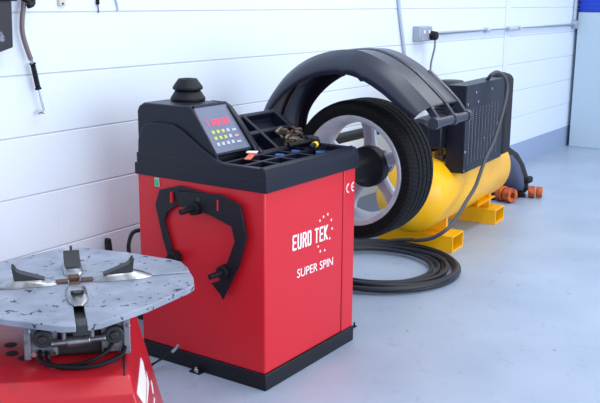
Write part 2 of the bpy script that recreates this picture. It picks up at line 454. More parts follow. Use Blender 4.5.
for r_, y in enumerate((.076, .052, .028)):
    for c_, x in enumerate((.034, .062, .090, .118, .148)):
        bm = BM(); wdt = .018 if c_ < 4 else .027; hh = .015 if c_ < 4 else .010
        box(bm, x-.004*r_*0, x+wdt*.9, y+.001, y+hh*.95, .0021, .0042, pm)
        mm = M['keyy'] if (c_ < 3 and r_ < 2) else (M['keyp'] if (c_ == 4 and r_ == 1) else M['keyw'])
        part('button', bm, mm, dp, bevel=.0015)

# sloping weight rack right of the console
rb = Vector((2.66, -.692, .808)); rt = Vector((2.66, -.515, .922)); rv = (rt-rb).normalized(); RH = (rt-rb).length
rn = Vector((1, 0, 0)).cross(rv)
rm = basis(rb, (1, 0, 0), rv, rn)
bm = BM(); RW = .345
prism_x(bm, [(-.68, .77), (-.510, .878), (-.510, .900), (-.490, .900), (-.30, .84), (-.30, .77)], 2.645, 2.990)
part('rack_body', bm, M['plastic'], WB, bevel=.004)
bm = BM()
for x0, x1 in ((-.012, .010), (.098, .116), (RW-.036, RW-.012)): box(bm, x0, x1, -.002, RH+.008, -.045, .006, rm)
for y0, y1 in ((-.006, .010), (RH*.52-.010, RH*.52+.010), (RH-.010, RH+.010)): box(bm, -.012, RW-.012, y0, y1, -.045, .004, rm)
part('weight_rack', bm, M['plastic'], WB, bevel=.004)

# spindle, flange cone
AY, AZ = -.76, .661
bm = BM(); lathe(bm, [(2.99, .044), (3.06, .046), (3.20, .046), (3.27, .050), (3.30, .064), (3.315, .082), (3.325, .090), (3.374, .092), (3.380, .085)], (0, AY, AZ), 'x')
part('spindle_cone', bm, M['rubber'], WB, smooth=30)
bm = BM(); lathe(bm, [(3.379, .026), (3.47, .026), (3.472, .055), (3.50, .055), (3.505, .02)], (0, AY, AZ), 'x'); part('clamp_nut', bm, M['castgrey'], WB)
# guard pivot shaft running behind the wheel
bm = BM(); cyl(bm, (2.99, -.33, .688), (4.33, -.33, .688), .027); part('guard_shaft', bm, M['rubber'], WB, bevel=.004)

# wheel guard: arched shell along x
path = [(-.318, .650), (-.312, .74), (-.316, .83), (-.336, .905), (-.382, .983), (-.449, 1.056), (-.539, 1.117), (-.635, 1.154), (-.735, 1.170), (-.815, 1.167), (-.902, 1.138), (-.995, 1.085), (-1.085, 1.012), (-1.135, .966)]
lip = [.05, .05, .052, .058, .068, .078, .085, .09, .094, .094, .092, .088, .078, .06]
gp = catmull([(0, y, z) for y, z in path], 5)
lp = [v.x for v in catmull([(l, 0, 0) for l in lip], 5)]
sect = lambda l: [(3.118, l), (3.116, l*.72), (3.124, l*.45), (3.142, l*.2), (3.165, .004), (3.174, -.002), (3.179, .000), (3.181, .013), (3.186, .013), (3.189, .003), (3.304, .003), (3.307, .013), (3.312, .013), (3.315, .000), (3.328, -.003), (3.336, .002), (3.430, .002), (3.446, .008), (3.452, .022), (3.454, l*.5), (3.452, l*.95)]
bm = BM(); rings = []
n = len(gp)
for i, p in enumerate(gp):
    d = (gp[min(i+1, n-1)]-gp[max(i-1, 0)]).normalized(); nin = Vector((0, -d.z, d.y)) * 1
    if nin.dot(Vector((0, AY, AZ))-p) < 0: nin = -nin
    wav = lp[i]+(.007 if i in (41, 42, 49) else 0)
    rings.append([bm.verts.new((x, p.y+nin.y*ins, p.z+nin.z*ins)) for x, ins in sect(wav)])
for A, B in zip(rings, rings[1:]):
    for k in range(len(A)-1): bm.faces.new([A[k], A[k+1], B[k+1], B[k]])
guard = part('wheel_guard', bm, M['guard'], WB, solid=.004, smooth=32)
ORG[guard.name] = ORG[WB.name]
# ribs running on from the shell to the end bar
EY, EZ = -1.172, .910
arcpts = [(-.995, 1.089), (-1.085, 1.016), (-1.135, .97), (EY, EZ+.014)]
for x0, x1 in ((3.172, 3.190), (3.312, 3.332), (3.430, 3.452)):
    bm = BM()
    up = arcpts; dn = [(y+.016, z-.021) for y, z in arcpts[::-1]]
    prism_x(bm, up+dn, x0, x1)
    part('guard_rib', bm, M['guard'], guard, bevel=.002)
bm = BM(); cyl(bm, (3.135, EY+.004, EZ-.004), (3.475, EY+.004, EZ-.004), .019)
for x in (3.15, 3.32, 3.455): cyl(bm, (x-.016, EY+.004, EZ-.004), (x+.016, EY+.004, EZ-.004), .024)
part('end_bar', bm, M['guard'], guard, bevel=.003)
bm = BM()
for x0, x1 in ((3.10, 3.45),): box(bm, x0, x1, -.352, -.300, .62, .76)
part('guard_arm', bm, M['black'], WB, bevel=.01)

# ------------------------------------------------------------------ alloy wheel with tyre
XF = 3.20
AW = thing('car_wheel', 'five-spoke alloy car wheel with black tyre mounted on the red balancer', 'wheel', (XF+.1, AY, AZ), local=True)
# local frame: x along the axle from -.1 (towards cabinet) to +.1
bm = BM()
lathe(bm, [(-.088, .216), (-.096, .226), (-.098, .236), (-.092, .240), (-.084, .236), (-.078, .226), (-.04, .218), (.02, .212), (.07, .222), (.084, .234), (.096, .236), (.096, .226), (.084, .214), (.02, .200), (-.04, .206), (-.078, .214)], (0, 0, 0), 'x', n=96, close=True)
rimo = part('rim', bm, M['alloy'], AW, smooth=40); ORG[rimo.name] = Vector((0, 0, 0))
bm = BM(); lathe(bm, [(.058, .0), (.058, .060), (.066, .078), (.094, .078), (.100, .05), (.100, 0)], (0, 0, 0), 'x', n=40); part('hub_disc', bm, M['alloy'], rimo)
for k in range(5):
    a = math.radians(94+72*k); ca, sa = math.cos(a), math.sin(a)
    e = lambda r, t, x: (x, ca*r*-1+sa*t, sa*r+ca*t)
    bm = BM()
    secs = [(.058, .040, .058, .096), (.10, .031, .060, .094), (.15, .029, .056, .094), (.19, .036, .050, .092), (.214, .050, .046, .09)]
    rr = []
    for r, hw, xa, xb in secs:
        rr.append([bm.verts.new(e(r, t, x)) for t, x in ((-hw, xa+.012), (-hw*.6, xa), (hw*.6, xa), (hw, xa+.012), (hw*.85, xb), (-hw*.85, xb))])
    for A, B in zip(rr, rr[1:]):
        for q in range(6): bm.faces.new([A[q], A[(q+1) % 6], B[(q+1) % 6], B[q]])
    bm.faces.new(rr[0]); bm.faces.new(rr[-1])
    part('spoke', bm, M['alloy'], rimo, bevel=.004)
bm = BM()
R = .302
prof = [(-.082, .230), (-.094, .240), (-.100, .252), (-.106, .268), (-.104, .283), (-.094, .294), (-.082, R-.003)]
for g0 in (-.056, -.019, .019, .056): prof += [(g0-.005, R), (g0-.003, R-.006), (g0+.003, R-.006), (g0+.005, R)]
prof += [(.082, R-.003), (.094, .294), (.104, .283), (.106, .268), (.100, .252), (.094, .240), (.082, .230)]
lathe(bm, prof, (0, 0, 0), 'x', n=128, close=True)
part('tyre', bm, M['tread'], AW, smooth=30)

# ------------------------------------------------------------------ clamp calipers hanging on the end face
CL = thing('wheel_caliper', 'black two-armed steel caliper hanging on the red balancer end face', 'caliper', (2.36, -.62, .32))
bm = BM()
la = [(-.412, .624), (-.435, .684), (-.534, .711), (-.66, .70), (-.70, .685), (-.70, .645), (-.60, .622), (-.54, .645), (-.525, .640), (-.468, .60), (-.456, .565), (-.478, .50), (-.500, .432), (-.470, .43), (-.445, .50)]
prism_x(bm, la, 2.366, 2.374)
part('arm', bm, M['black'], CL, bevel=.0015)
bm = BM()
ra = [(-.520, .690), (-.735, .706), (-.822, .679), (-.848, .569), (-.812, .455), (-.738, .318), (-.728, .335), (-.685, .372), (-.720, .385), (-.745, .425), (-.758, .455), (-.795, .545), (-.782, .597), (-.692, .622), (-.60, .640), (-.545, .634)]
prism_x(bm, ra, 2.356, 2.3645)
part('arm', bm, M['black'], CL, bevel=.0015)
for y, z in ((-.615, .640), (-.745, .425), (-.508, .435)):
    bm = BM(); cyl(bm, (2.375, y, z), (2.340, y, z), .026, .024); cyl(bm, (2.345, y, z), (2.285, y+.005, z-.002), .011, n=14)
    part('peg', bm, M['rubber'], CL, bevel=.002)
bm = BM(); cyl(bm, (2.353, -.635, .675), (2.3565, -.635, .675), .008, n=12)
part('rivet', bm, M['tyretool'], CL)
for y0, z0, in ((-.502, .665), (-.722, .665)):
    bm = BM(); prism_x(bm, [(y0-.0035, z0-.020), (y0+.0035, z0-.020), (y0+.0035, z0+.020), (y0-.0035, z0+.020)], 2.3552, 2.3558 if y0 < -.6 else 2.3657)
    part('slot', bm, M['red'], CL, label='red slot through the arm')

# ------------------------------------------------------------------ cones on the console
def cone(label, z, r0, r1, h, name):
    bm = BM(); c = (2.548, -.425, z)
    lathe(bm, [(0, r0*.96), (0.003, r0), (.010, r0), (h-.003, r1), (h, r1*.92), (h, .016), (.0, .016)], c, 'z', n=40, close=True)
    return tag(part(name, bm, M['rubber'], None, org=c, smooth=30), label, 'centring cone', 'centring cones')
cone('lower dark centring cone, flat on top of the balancer console', .9985, .066, .048, .041, 'centring_cone')
cone('upper dark centring cone, stacked on the lower cone above the key panel', 1.040, .057, .037, .041, 'centring_cone')

# ------------------------------------------------------------------ things in the tray
T0 = .7725
bm = BM(); box(bm, -.06, .03, -.012, .012, 0, .006); prism(bm, [(.03, -.012), (.06, -.018), (.06, .018), (.03, .012)], lambda x, y: (x, y, 0), lambda x, y: (x, y, .010))
for v in bm.verts: v.co = Matrix.Translation((2.555, -.715, .8085)) @ Matrix.Rotation(math.radians(28), 4, 'Z') @ v.co
scr = part('scraper', bm, [M['orangeplastic']], None, org=(2.555, -.715, .8085), bevel=.002)
tag(scr, 'small orange and white scraper lying below the key panel', 'scraper')
bm = BM()
for v in box(bm, .028, .062, -.02, .02, .0105, .014).verts: v.co = Matrix.Translation((2.555, -.715, .8085)) @ Matrix.Rotation(math.radians(28), 4, 'Z') @ v.co
ORG[scr.name] = Vector((2.555, -.715, .8085)); part('tip', bm, M['white'], scr, label='white tip')
for i, (x, y, lb) in enumerate(((2.70, -.745, 'light blue tub standing in for a glint in the tray nearest the key panel'), (2.807, -.745, 'light blue tub standing in for a glint in the tray, middle of the three'), (2.842, -.835, 'light blue tub standing in for a glint in the front row of tray pockets'))):
    bm = BM(); lathe(bm, [(0, .016), (.026, .018), (.030, .018), (.030, .014), (.016, .013), (.016, 0)], (x, y, T0), 'z', n=16)
    tag(part('glint_tub', bm, M['glint'], None, org=(x, y, T0)), lb, 'glint tub', 'blue glint tubs in the tray')  # blue bodies put in to stand for bluish glints in the tray
# weight pliers
PL = thing('weight_pliers', 'black weight pliers with a yellow mark lying across the tray', 'pliers', (2.90, -.75, .809))
for s, pts in ((1, [(2.80, -.715, .818), (2.85, -.722, .821), (2.89, -.735, .823), (2.94, -.745, .825)]), (-1, [(2.82, -.800, .8185), (2.87, -.795, .823), (2.92, -.772, .826), (2.95, -.742, .826)])):
    bm = BM(); tube(bm, pts, lambda t: .0085+.003*math.sin(t*PI)); hd = part('handle', bm, M['rubber'], PL)
bm = BM(); cyl(bm, (2.935, -.742, .817), (2.935, -.742, .840), .022, n=20); tube(bm, [(2.935, -.742, .829), (2.962, -.72, .832), (2.97, -.685, .828)], lambda t: .014-.006*t)
part('jaw', bm, M['tyretool'], PL, bevel=.002)
bm = BM(); cyl(bm, (2.856, -.7965, .8222), (2.874, -.7945, .8232), .0122, n=16); part('yellow_band', bm, M['toolyellow'], PL, label='yellow band')
# used wheel weights heaped in the lower right rack pocket
for i in range(26):
    u = .175+random.random()*.125; v = .014+random.random()**1.4*.068; h = -.030+.004+.034*random.random()
    q = rm @ Vector((u, v, h+.012))
    bm = BM(); L_ = .016+random.random()*.012
    tube(bm, [(-L_, 0, .002), (-L_*.4, 0, .006), (L_*.4, 0, .006), (L_, 0, .002)], .006, n=6, smooth=3)
    rot = Matrix.Rotation(random.random()*6.3, 4, 'Z') @ Matrix.Rotation(random.uniform(-.6, .6), 4, 'X') @ Matrix.Rotation(random.uniform(-.5, .5), 4, 'Y')
    for vv in bm.verts: vv.co = Matrix.Translation(q) @ rot @ vv.co
    tag(part('wheel_weight', bm, M['lead'] if i % 3 else M['rust'], None, org=q), 'used metal wheel weight in the heap on the sloping rack', 'wheel weight', 'used wheel weights heaped in the rack')

# ------------------------------------------------------------------ tyre changer (lower left)
TC = Vector((1.61, -.817, 0)); EA = Vector((.70, .714, 0)); EB = Vector((.714, -.70, 0))
tm = basis(TC, EA, EB, (0, 0, 1))          # local (a, b, z) -> world; a away from the viewer, b to the right
tp = lambda a, b, z: tm @ Vector((a, b, z))
CH = thing('tyre_changer', 'red tyre changer with a grey speckled clamping turntable', 'tyre changer', tuple(TC))
ZT = .445
# tapered cabinet: stepped front edge, flared right side
bm = BM()
def ring(z, a0, a1, b0, b1): return [bm.verts.new(tp(a, b, z)) for a, b in ((a0, b0), (a0, b1), (a1, b1), (a1, b0))]
rs = [ring(0, -.37, .42, -.62, .255), ring(ZT-.045, -.355, .405, -.56, .155), ring(ZT-.035, -.352, .404, -.56, .152), ring(ZT-.004, -.312, .402, -.555, .142), ring(ZT, -.306, .40, -.55, .137)]
for A, B in zip(rs, rs[1:]):
    for i in range(4): bm.faces.new([A[i], A[(i+1) % 4], B[(i+1) % 4], B[i]])
bm.faces.new(rs[0][::-1]); bm.faces.new(rs[-1])
part('cabinet', bm, M['redtop'], CH, bevel=.005, seg=3)
# seam of the top cover along its right edge
bm = BM(); prism(bm, [(-.312, .1275), (.39, .1275), (.39, .131), (-.312, .131)], lambda a, b: tp(a, b, ZT-.002), lambda a, b: tp(a, b, ZT+.0012)); part('cover_seam', bm, M['holes'], CH)
for a, b in ((-.055, -.175), (-.118, -.165), (-.155, -.128), (-.065, -.265)):
    bm = BM(); c = tp(a, b, ZT); lathe(bm, [(-.002, .017), (.0015, .017), (.0015, .0)], c, 'z', n=20); part('cover_hole', bm, M['holes'], CH)
bm = BM(); cyl(bm, tp(-.345, .125, ZT-.075), tp(-.372, .125, ZT-.075), .011, n=6); part('bolt', bm, M['chrome'], CH)
# white lettering fragment painted on the flared side
def sidept(a, z):
    t = (ZT-.045-z)/(ZT-.045); return tp(a, .155+.10*t+.0012, z)
bm = BM()
for poly in ([(.10, .318), (-.10, .352), (-.30, .385), (-.20, .300), (.06, .262), (.13, .290)], [(-.10, .268), (.11, .228), (.14, .255), (.07, .252), (-.20, .292)], [(.215, .18), (.205, .196), (.13, .185), (.15, .172)], [(.14, .160), (.13, .172), (.05, .186), (.07, .176)]):
    prism(bm, poly, lambda a, z: sidept(a, z)-EB*.003, lambda a, z: sidept(a, z))
part('side_decal', bm, M['white'], CH, label='white painted decal')

# turntable plate: slotted along both axes, built of four quarter plates in one mesh
ZP = .6
TA = Vector((.63, .777, 0)).normalized(); TB = Vector((TA.y, -TA.x, 0))
up_ = lambda a, b, z: TC+TA*a+TB*b+Vector((0, 0, z))
half = [(.355, .0), (.350, .045), (.262, .170), (.145, .296), (.115, .318), (.05, .327), (0, .327)]
out_ap = half                                      # a>0,b>0
def quarter(sa, sb, ga, gb):
    pl = [(max(a, gb), max(b, ga)) for a, b in half]
    pts = [(gb, ga)]+[p for i, p in enumerate(pl) if i == 0 or p != pl[i-1]]
    pts = [(sa*a, sb*(b*1.07 if sb < 0 else b)) for a, b in pts]
    prism(bm, pts, lambda a, b: up_(a, b, ZP-.017), lambda a, b: up_(a, b, ZP))
bm = BM()
for sa in (1, -1):
    for sb_ in (1, -1): quarter(sa, sb_, .013, .0065)
turn = part('turntable', bm, M['plate'], CH, bevel=.002); ORG[turn.name] = ORG[CH.name]
bm = BM(); c = tp(0, 0, 0)
lathe(bm, [(ZT, .09), (.50, .085), (.55, .10), (.575, .16), (.580, .16)], c, 'z', n=40); part('pedestal_shade_disc', bm, M['tyretool'], CH)  # flared dark top disc added to give darkness under the slotted plate
bm = BM()
prism(bm, [(-.345, -.021), (.34, -.021), (.34, .021), (-.345, .021)], lambda a, b: up_(a, b, .570), lambda a, b: up_(a, b, .583))
prism(bm, [(-.006, -.33), (.006, -.33), (.006, .33), (-.006, .33)], lambda a, b: up_(a, b, .570), lambda a, b: up_(a, b, .583))
prism(bm, [(-.352, -.012), (-.30, -.012), (-.30, .012), (-.352, .012)], lambda a, b: up_(a, b, .578), lambda a, b: up_(a, b, .598))
part('slide_track', bm, M['tyretool'], turn)
# four sliding jaws
for k, (da, db) in enumerate(((1, 0), (-1, 0), (0, 1), (0, -1))):
    D = TA*da+TB*db; S = Vector((-D.y, D.x, 0))
    j = lambda r, s, z: TC+D*r+S*s+Vector((0, 0, z))
    bm = BM()
    ss = [(.042, .010, .003), (.062, .026, .010), (.088, .028, .018), (.165, .028, .020), (.190, .024, .012), (.215, .010, .003)]
    rr = []
    for r, hw, h in ss:
        rr.append([bm.verts.new(j(r, s, ZP+z)) for s, z in ((-hw, .0006), (-hw*.95, h*.45), (-hw*.55, h), (hw*.55, h), (hw*.95, h*.45), (hw, .0006))])
    for A, B in zip(rr, rr[1:]):
        for q in range(6): bm.faces.new([A[q], A[(q+1) % 6], B[(q+1) % 6], B[q]])
    bm.faces.new(rr[0]); bm.faces.new(rr[-1])
    jw = part('jaw', bm, M['steel'], turn, bevel=.002); ORG[jw.name] = ORG[CH.name]
    bm = BM()
    prism(bm, ([(.078, .017), (.160, .017), (.164, .046), (.155, .048), (.144, .041)] if k != 1 else [(.130, .017), (.172, .017), (.176, .024), (.160, .026)]), lambda r, z: j(r, -(.017 if k else .023), ZP+z), lambda r, z: j(r, (.017 if k else .023), ZP+z))
    for s in ((-.013, .013) if k else (0,)): prism(bm, ([(.150, .042), (.163, .042), (.166, .060), (.160, .060)] if k != 1 else [(.166, .02), (.175, .02), (.178, .030), (.172, .030)]), lambda r, z: j(r, s-.004, ZP+z), lambda r, z: j(r, s+.004, ZP+z))
    part('jaw_grip', bm, M['tyretool'], jw, bevel=.002)
    bm = BM(); prism(bm, [(.018, -.016), (.060, -.014), (.060, .014), (.018, .016)], lambda r, s: j(r, s, ZP-.01), lambda r, s: j(r, s, ZP+.006))
    part('jaw_link', bm, M['rust'], jw, bevel=.002)
# actuator below the plate
for s, b0, b1 in ((1, .072, .142), (-1, -.112, -.040)):
    bm = BM(); prism(bm, [(b0, .458), (b1, .458), (b1, .545), (b0, .552)], lambda b, z: tp(-.185, b, z), lambda b, z: tp(-.170, b, z))
    bo = b1 if s > 0 else b0
    prism(bm, [(bo-.012, .455), (bo+.006, .455), (bo+.006, .580), (bo-.012, .580)], lambda b, z: tp(-.20, b, z), lambda b, z: tp(-.09, b, z))
    br = part('actuator_bracket', bm, M['castgrey'], CH, bevel=.003); ORG[br.name] = ORG[CH.name]
    bm = BM(); bc = (b0+b1)/2
    for b, z in ((b0+.012, .470), (b1-.012, .470), (bo, .535)):
        bm = BM(); cyl(bm, tp(-.172, b, z), tp(-.200, b, z), .0075, n=6)
        part('bracket_bolt', bm, M['chrome'], br)
    bm = BM(); cyl(bm, tp(-.165, bc, .512), tp(-.205, bc, .512), .024, n=20); cyl(bm, tp(-.2, bc, .512), tp(-.212, bc, .512), .012, n=12); part('bracket_pivot', bm, M['tyretool'], br, bevel=.003)
    bm = BM(); cyl(bm, tp(-.20, .014+s*.036, .50), tp(-.20, .014+s*.036, .578), .0055, n=12); part('pull_rod', bm, M['castgrey'], CH)
bm = BM(); cyl(bm, tp(-.20, -.055, .497), tp(-.20, .085, .505), .0095); cyl(bm, tp(-.20, -.015, .4995), tp(-.20, .045, .5025), .014); part('cylinder_rod', bm, M['steel'], CH, bevel=.002)
bm = BM(); prism(bm, [(-.09, -.17), (.12, -.17), (.12, .0), (-.09, .0)], lambda b, a: tp(a, b, ZT+.002), lambda b, a: tp(a, b, .56)); part('turntable_gearbox', bm, M['tyretool'], CH, bevel=.01)
bm = BM(); tube(bm, [tp(-.19, -.085, .475), tp(-.235, -.075, .462), tp(-.262, -.01, ZT+.010), tp(-.262, .06, ZT+.010), tp(-.225, .12, .462), tp(-.185, .135, .480)], .0062)
tube(bm, [tp(-.19, -.07, .472), tp(-.24, -.05, .455), tp(-.245, .02, ZT+.010), tp(-.215, .08, .468), tp(-.185, .105, .49)], .0055)
part('air_line', bm, M['rubber'], CH)

# tyre lever on the floor and pry bar against the wall
TL = thing('tyre_lever', 'black tyre lever with bare metal tip leaning on the balancer plinth', 'tyre lever', (2.245, -.478, 0))
P0, P1, P2, P3 = Vector((2.235, -.44, .0095)), Vector((2.342, -.498, .064)), Vector((2.356, -.506, .076)), Vector((2.366, -.512, .092))
bm = BM(); tube(bm, [P0, P1], .0085, smooth=0); part('sleeve', bm, M['rubber'], TL)
bm = BM(); tube(bm, [P1-(P1-P0)*.02, P2, P3], lambda t: .007-.002*t); part('tip', bm, M['castgrey'], TL, label='bare metal tip')
PB = thing('pry_bar', 'black pry bar handle leaning on the white wall behind the turntable', 'pry bar', (2.42, -.14, 0))
bm = BM(); tube(bm, [(2.42, -.14, .006), (2.468, -.055, .30)], .007, smooth=0); part('shank', bm, M['tyretool'], PB)
bm = BM(); tube(bm, [(2.466, -.057, .29), (2.482, -.030, .385), (2.485, -.028, .405)], lambda t: .016-.004*t*t, smooth=4); part('grip', bm, M['rubber'], PB)

# ------------------------------------------------------------------ air compressor (local frame, turned 4 degrees)
AC = thing('air_compressor', 'yellow horizontal air compressor tank with black perforated belt guard', 'air compressor', (4.95, -.45, 0), rz=math.radians(4), local=True)
TR, TZ, TY = .205, .318, .01
bm = BM()
L0, L1 = -.66, .545
prof = [(L0-.105, 0), (L0-.10, .05), (L0-.08, .11), (L0-.05, .155), (L0-.02, .187), (L0, TR-.006), (L0+.02, TR), (L1-.02, TR), (L1, TR-.006), (L1+.02, .187), (L1+.05, .155), (L1+.08, .11), (L1+.10, .05), (L1+.105, 0)]
lathe(bm, prof, (0, TY, TZ), 'x', n=64)
tank = part('tank', bm, M['yellow'], AC, smooth=40); ORG[tank.name] = Vector((0, 0, 0))
for lx, hw in ((-.465, .085), (.29, .086)):
    # hollow rectangular tube across the tank
    bm = BM(); y0, y1, h, t = -.215, .24, .095, .008
    o_ = [(lx-hw, 0.0), (lx+hw, 0.0), (lx+hw, h), (lx-hw, h)]; i_ = [(lx-hw+t, t), (lx+hw-t, t), (lx+hw-t, h-t), (lx-hw+t, h-t)]
    vs = {}
    for key, pl in (('o', o_), ('i', i_)):
        for yy in (y0, y1): vs[key, yy] = [bm.verts.new((x, yy, z)) for x, z in pl]
    for i in range(4):
        k = (i+1) % 4
        bm.faces.new([vs['o', y0][i], vs['o', y0][k], vs['o', y1][k], vs['o', y1][i]])
        bm.faces.new([vs['i', y0][i], vs['i', y1][i], vs['i', y1][k], vs['i', y0][k]])
        for yy in (y0, y1): bm.faces.new([vs['o', yy][i], vs['i', yy][i], vs['i', yy][k], vs['o', yy][k]])
    foot = part('foot', bm, M['yellow'], AC, bevel=.002); ORG[foot.name] = Vector((0, 0, 0))
    # saddle between foot and tank
    bm = BM(); pl = [(TY-.155, h+.001), (TY+.155, h+.001)]
    for k in range(13):
        a = math.radians(-42-96*k/12); pl.append((TY+(TR+.004)*math.cos(a), TZ+(TR+.004)*math.sin(a)))
    prism_x(bm, pl, lx-.012, lx+.012)
    part('saddle', bm, M['yellow'], foot)
bm = BM(); prism(bm, [(-.02, -.165), (.33, -.165), (.33, -.10), (.20, -.10)], lambda x, y: (x+.0, y, .152), lambda x, y: (x+.0, y-.002, .158)); part('bracket_plate', bm, M['yellow'], AC)

# belt guard: box with perforated front
GX0, GX1, GY0, GY1, GZ0, GZ1 = -.472, .195, -.225, -.120, .440, .912
bm = BM()
cell_x = 10; cell_z = 26
hx0, hx1, hz0, hz1 = GX0+.05, GX1-.07, GZ0+.04, GZ1-.12
xs = [GX0]; zs = [GZ0]
for i in range(cell_x): xs += [hx0+(hx1-hx0)*(i+.3)/cell_x, hx0+(hx1-hx0)*(i+.7)/cell_x]
for i in range(cell_z): zs += [hz0+(hz1-hz0)*(i+.24)/cell_z, hz0+(hz1-hz0)*(i+.76)/cell_z]
xs.append(GX1); zs.append(GZ1)
grid = [[bm.verts.new((x, GY0, z)) for z in zs] for x in xs]
for i in range(len(xs)-1):
    for k in range(len(zs)-1):
        if i % 2 == 1 and k % 2 == 1: continue
        bm.faces.new([grid[i][k], grid[i+1][k], grid[i+1][k+1], grid[i][k+1]])
pf = part('perforated_panel', bm, M['plastic'], AC, solid=.003, smooth=0)
bm = BM()
for b_ in ((GX0, GX0+.006, GY0+.002, GY1, GZ0, GZ1), (GX1-.006, GX1, GY0+.002, GY1, GZ0, GZ1), (GX0, GX1, GY0+.002, GY1, GZ0, GZ0+.006), (GX0, GX1, GY0-.002, GY1, GZ1-.004, GZ1+.012), (GX0, GX1, GY1-.006, GY1, GZ0, GZ1)): box(bm, *b_)
part('belt_guard', bm, M['plastic'], AC, bevel=.003)
bm = BM(); box(bm, GX0+.01, GX1-.01, GY0+.0025, GY0+.006, GZ0+.01, GZ1-.01); part('guard_liner', bm, M['liner'], AC)
for x, z in ((GX0+.012, GZ0+.012), (GX0+.012, .56), (GX0+.012, .74), (GX0+.15, GZ1-.035), (GX0+.02, GZ1-.09), (GX0+.19, GZ1-.09), (GX0+.42, GZ1-.035), (-.15, .60), (.08, .66)):
    bm = BM(); cyl(bm, (x, GY0-.0015, z), (x, GY0-.006, z), .007, n=10); part('screw', bm, M['chrome'], AC)
bm = BM()
prism_x(bm, [(-.235, .445), (-.235, .905), (-.220, .932), (-.17, .945), (-.12, .932), (-.11, .445)], .205, .362)
part('end_post', bm, M['bagdark'], AC, bevel=.02, seg=4)
# pump, motor and pipework behind the guard
bm = BM(); lathe(bm, [(.52, .10), (.60, .10), (.60, .085), (.80, .085), (.80, .11)] + [(.80, .11), (.84, .11), (.87, .095), (.895, .07), (.90, 0)], (.13, .09, 0), 'z', n=28)
for k in range(8): lathe(bm, [(.63+k*.02, .085), (.63+k*.02, .11), (.638+k*.02, .11), (.638+k*.02, .085)], (.13, .09, 0), 'z', n=28)
part('pump', bm, M['tyretool'], AC)
bm = BM(); lathe(bm, [(-.44, .0), (-.44, .075), (-.42, .095), (-.30, .10), (-.14, .10), (-.12, .085), (-.12, 0)], (0, .06, .625), 'x', n=32); box(bm, -.40, -.16, -.01, .13, .52, .56)
part('motor', bm, M['plastic'], AC)
bm = BM(); box(bm, -.55, -.485, -.12, -.04, .58, .73); part('pressure_switch', bm, M['plastic'], AC, bevel=.008)
bm = BM(); tube(bm, [(-.426, -.08, .51), (-.426, -.08, .72)], .009, smooth=0); part('rusty_rod', bm, M['rust'], AC)
bm = BM(); tube(bm, [(-.53, -.07, .553), (-.37, -.07, .553)], .006, smooth=0); part('brass_pipe', bm, M['brass'], AC)
bm = BM(); box(bm, -.47, -.40, -.10, -.05, .505, .530); part('gauge_block', bm, M['rust'], AC)

# ------------------------------------------------------------------ hoses
bm = BM()
tube(bm, [(4.99, -.53, .70), (4.97, -.56, .84), (4.935, -.64, .923), (4.893, -.68, .956), (4.932, -.70, .972), (4.98, -.725, .947), (5.01, -.735, .893), (4.993, -.74, .819), (4.916, -.742, .686), (4.819, -.745, .575), (4.701, -.75, .493), (4.587, -.75, .363), (4.463, -.75, .292), (4.34, -.75, .22), (4.25, -.735, .175), (4.239, -.66, .121), (4.27, -.56, .085), (4.311, -.492, .068), (4.328, -.391, .045), (4.34, -.30, .016), (4.35, -.24, .0112)], .0105, n=12)
tag(part('air_hose', bm, M['airhose'], None, org=(4.7, -.7, 0)), 'grey air hose draped over the compressor guard down to the floor', 'hose')
def coil():
    pts = []; random.seed(11)
    c = Vector((3.895, -.515, 0)); N = 16; turns = 7
    for i in range(N*turns+4):
        a = -2*PI*i/N+2.2; tn = i/N
        R_ = .455-.022*tn+.026*math.sin(a*1.37+tn*2.3)
        ca, sa = math.cos(a), math.sin(a)
        z = .015+.024*abs(((tn*1.3+.2) % 2)-1)
        pts.append((c.x+R_*ca*.975+.022*math.sin(tn*2.7), c.y+R_*sa*1.0+.025*math.sin(tn*3.9), z))
    pts = [(3.12, -.50, .012), (3.20, -.62, .012), (3.34, -.675, .012)] + pts
    return pts
bm = BM()
tube(bm, coil(), .012, n=10, smooth=5)
tag(part('rubber_hose', bm, M['hose'], None, org=(3.8, -.5, 0)), 'black rubber hose coiled on the floor below the mounted wheel', 'hose')

# ------------------------------------------------------------------ bag and orange straps by the compressor's far end
BG = thing('tool_bag', 'blue-grey and black tool bag slumped against the compressor end', 'bag', (6.12, -.41, 0))
bm = BM()
def blob(bm, rows, n=20, mtx=None):
    rings = []
    for z, cx, cy, rx, ry in rows:
        rings.append([bm.verts.new(Vector((cx+rx*abs(math.cos(2*PI*i/n))**.7*math.copysign(1, math.cos(2*PI*i/n)), cy+ry*abs(math.sin(2*PI*i/n))**.7*math.copysign(1, math.sin(2*PI*i/n)), z))) for i in range(n)])
    for A, B in zip(rings, rings[1:]):
        for i in range(n): bm.faces.new([A[i], A[(i+1) % n], B[(i+1) % n], B[i]])
    bm.faces.new(rings[0][::-1]); bm.faces.new(rings[-1])
blob(bm, [(.012, 6.13, -.42, .09, .12), (.04, 6.13, -.42, .11, .145), (.13, 6.12, -.415, .12, .145), (.22, 6.11, -.40, .115, .13), (.30, 6.10, -.385, .09, .10), (.345, 6.09, -.375, .05, .05)])
for v in bm.verts: v.co += Vector((-.03, .055, 0))
bgb = part('bag_body', bm, M['bagdark'], BG, smooth=60)
bm = BM(); blob(bm, [(.06, 6.04, -.455, .03, .085), (.09, 6.005, -.455, .045, .100), (.16, 5.995, -.450, .045, .10), (.25, 6.01, -.43, .04, .075), (.305, 6.04, -.41, .02, .03)])
for v in bm.verts: v.co += Vector((-.03, .025, 0))
part('front_pocket', bm, M['bag'], BG, smooth=60, label='blue-grey pocket')
bm = BM(); box(bm, 6.06, 6.14, -.540, -.490, .10, .145); part('side_buckle', bm, M['bagdark'], BG, bevel=.012)
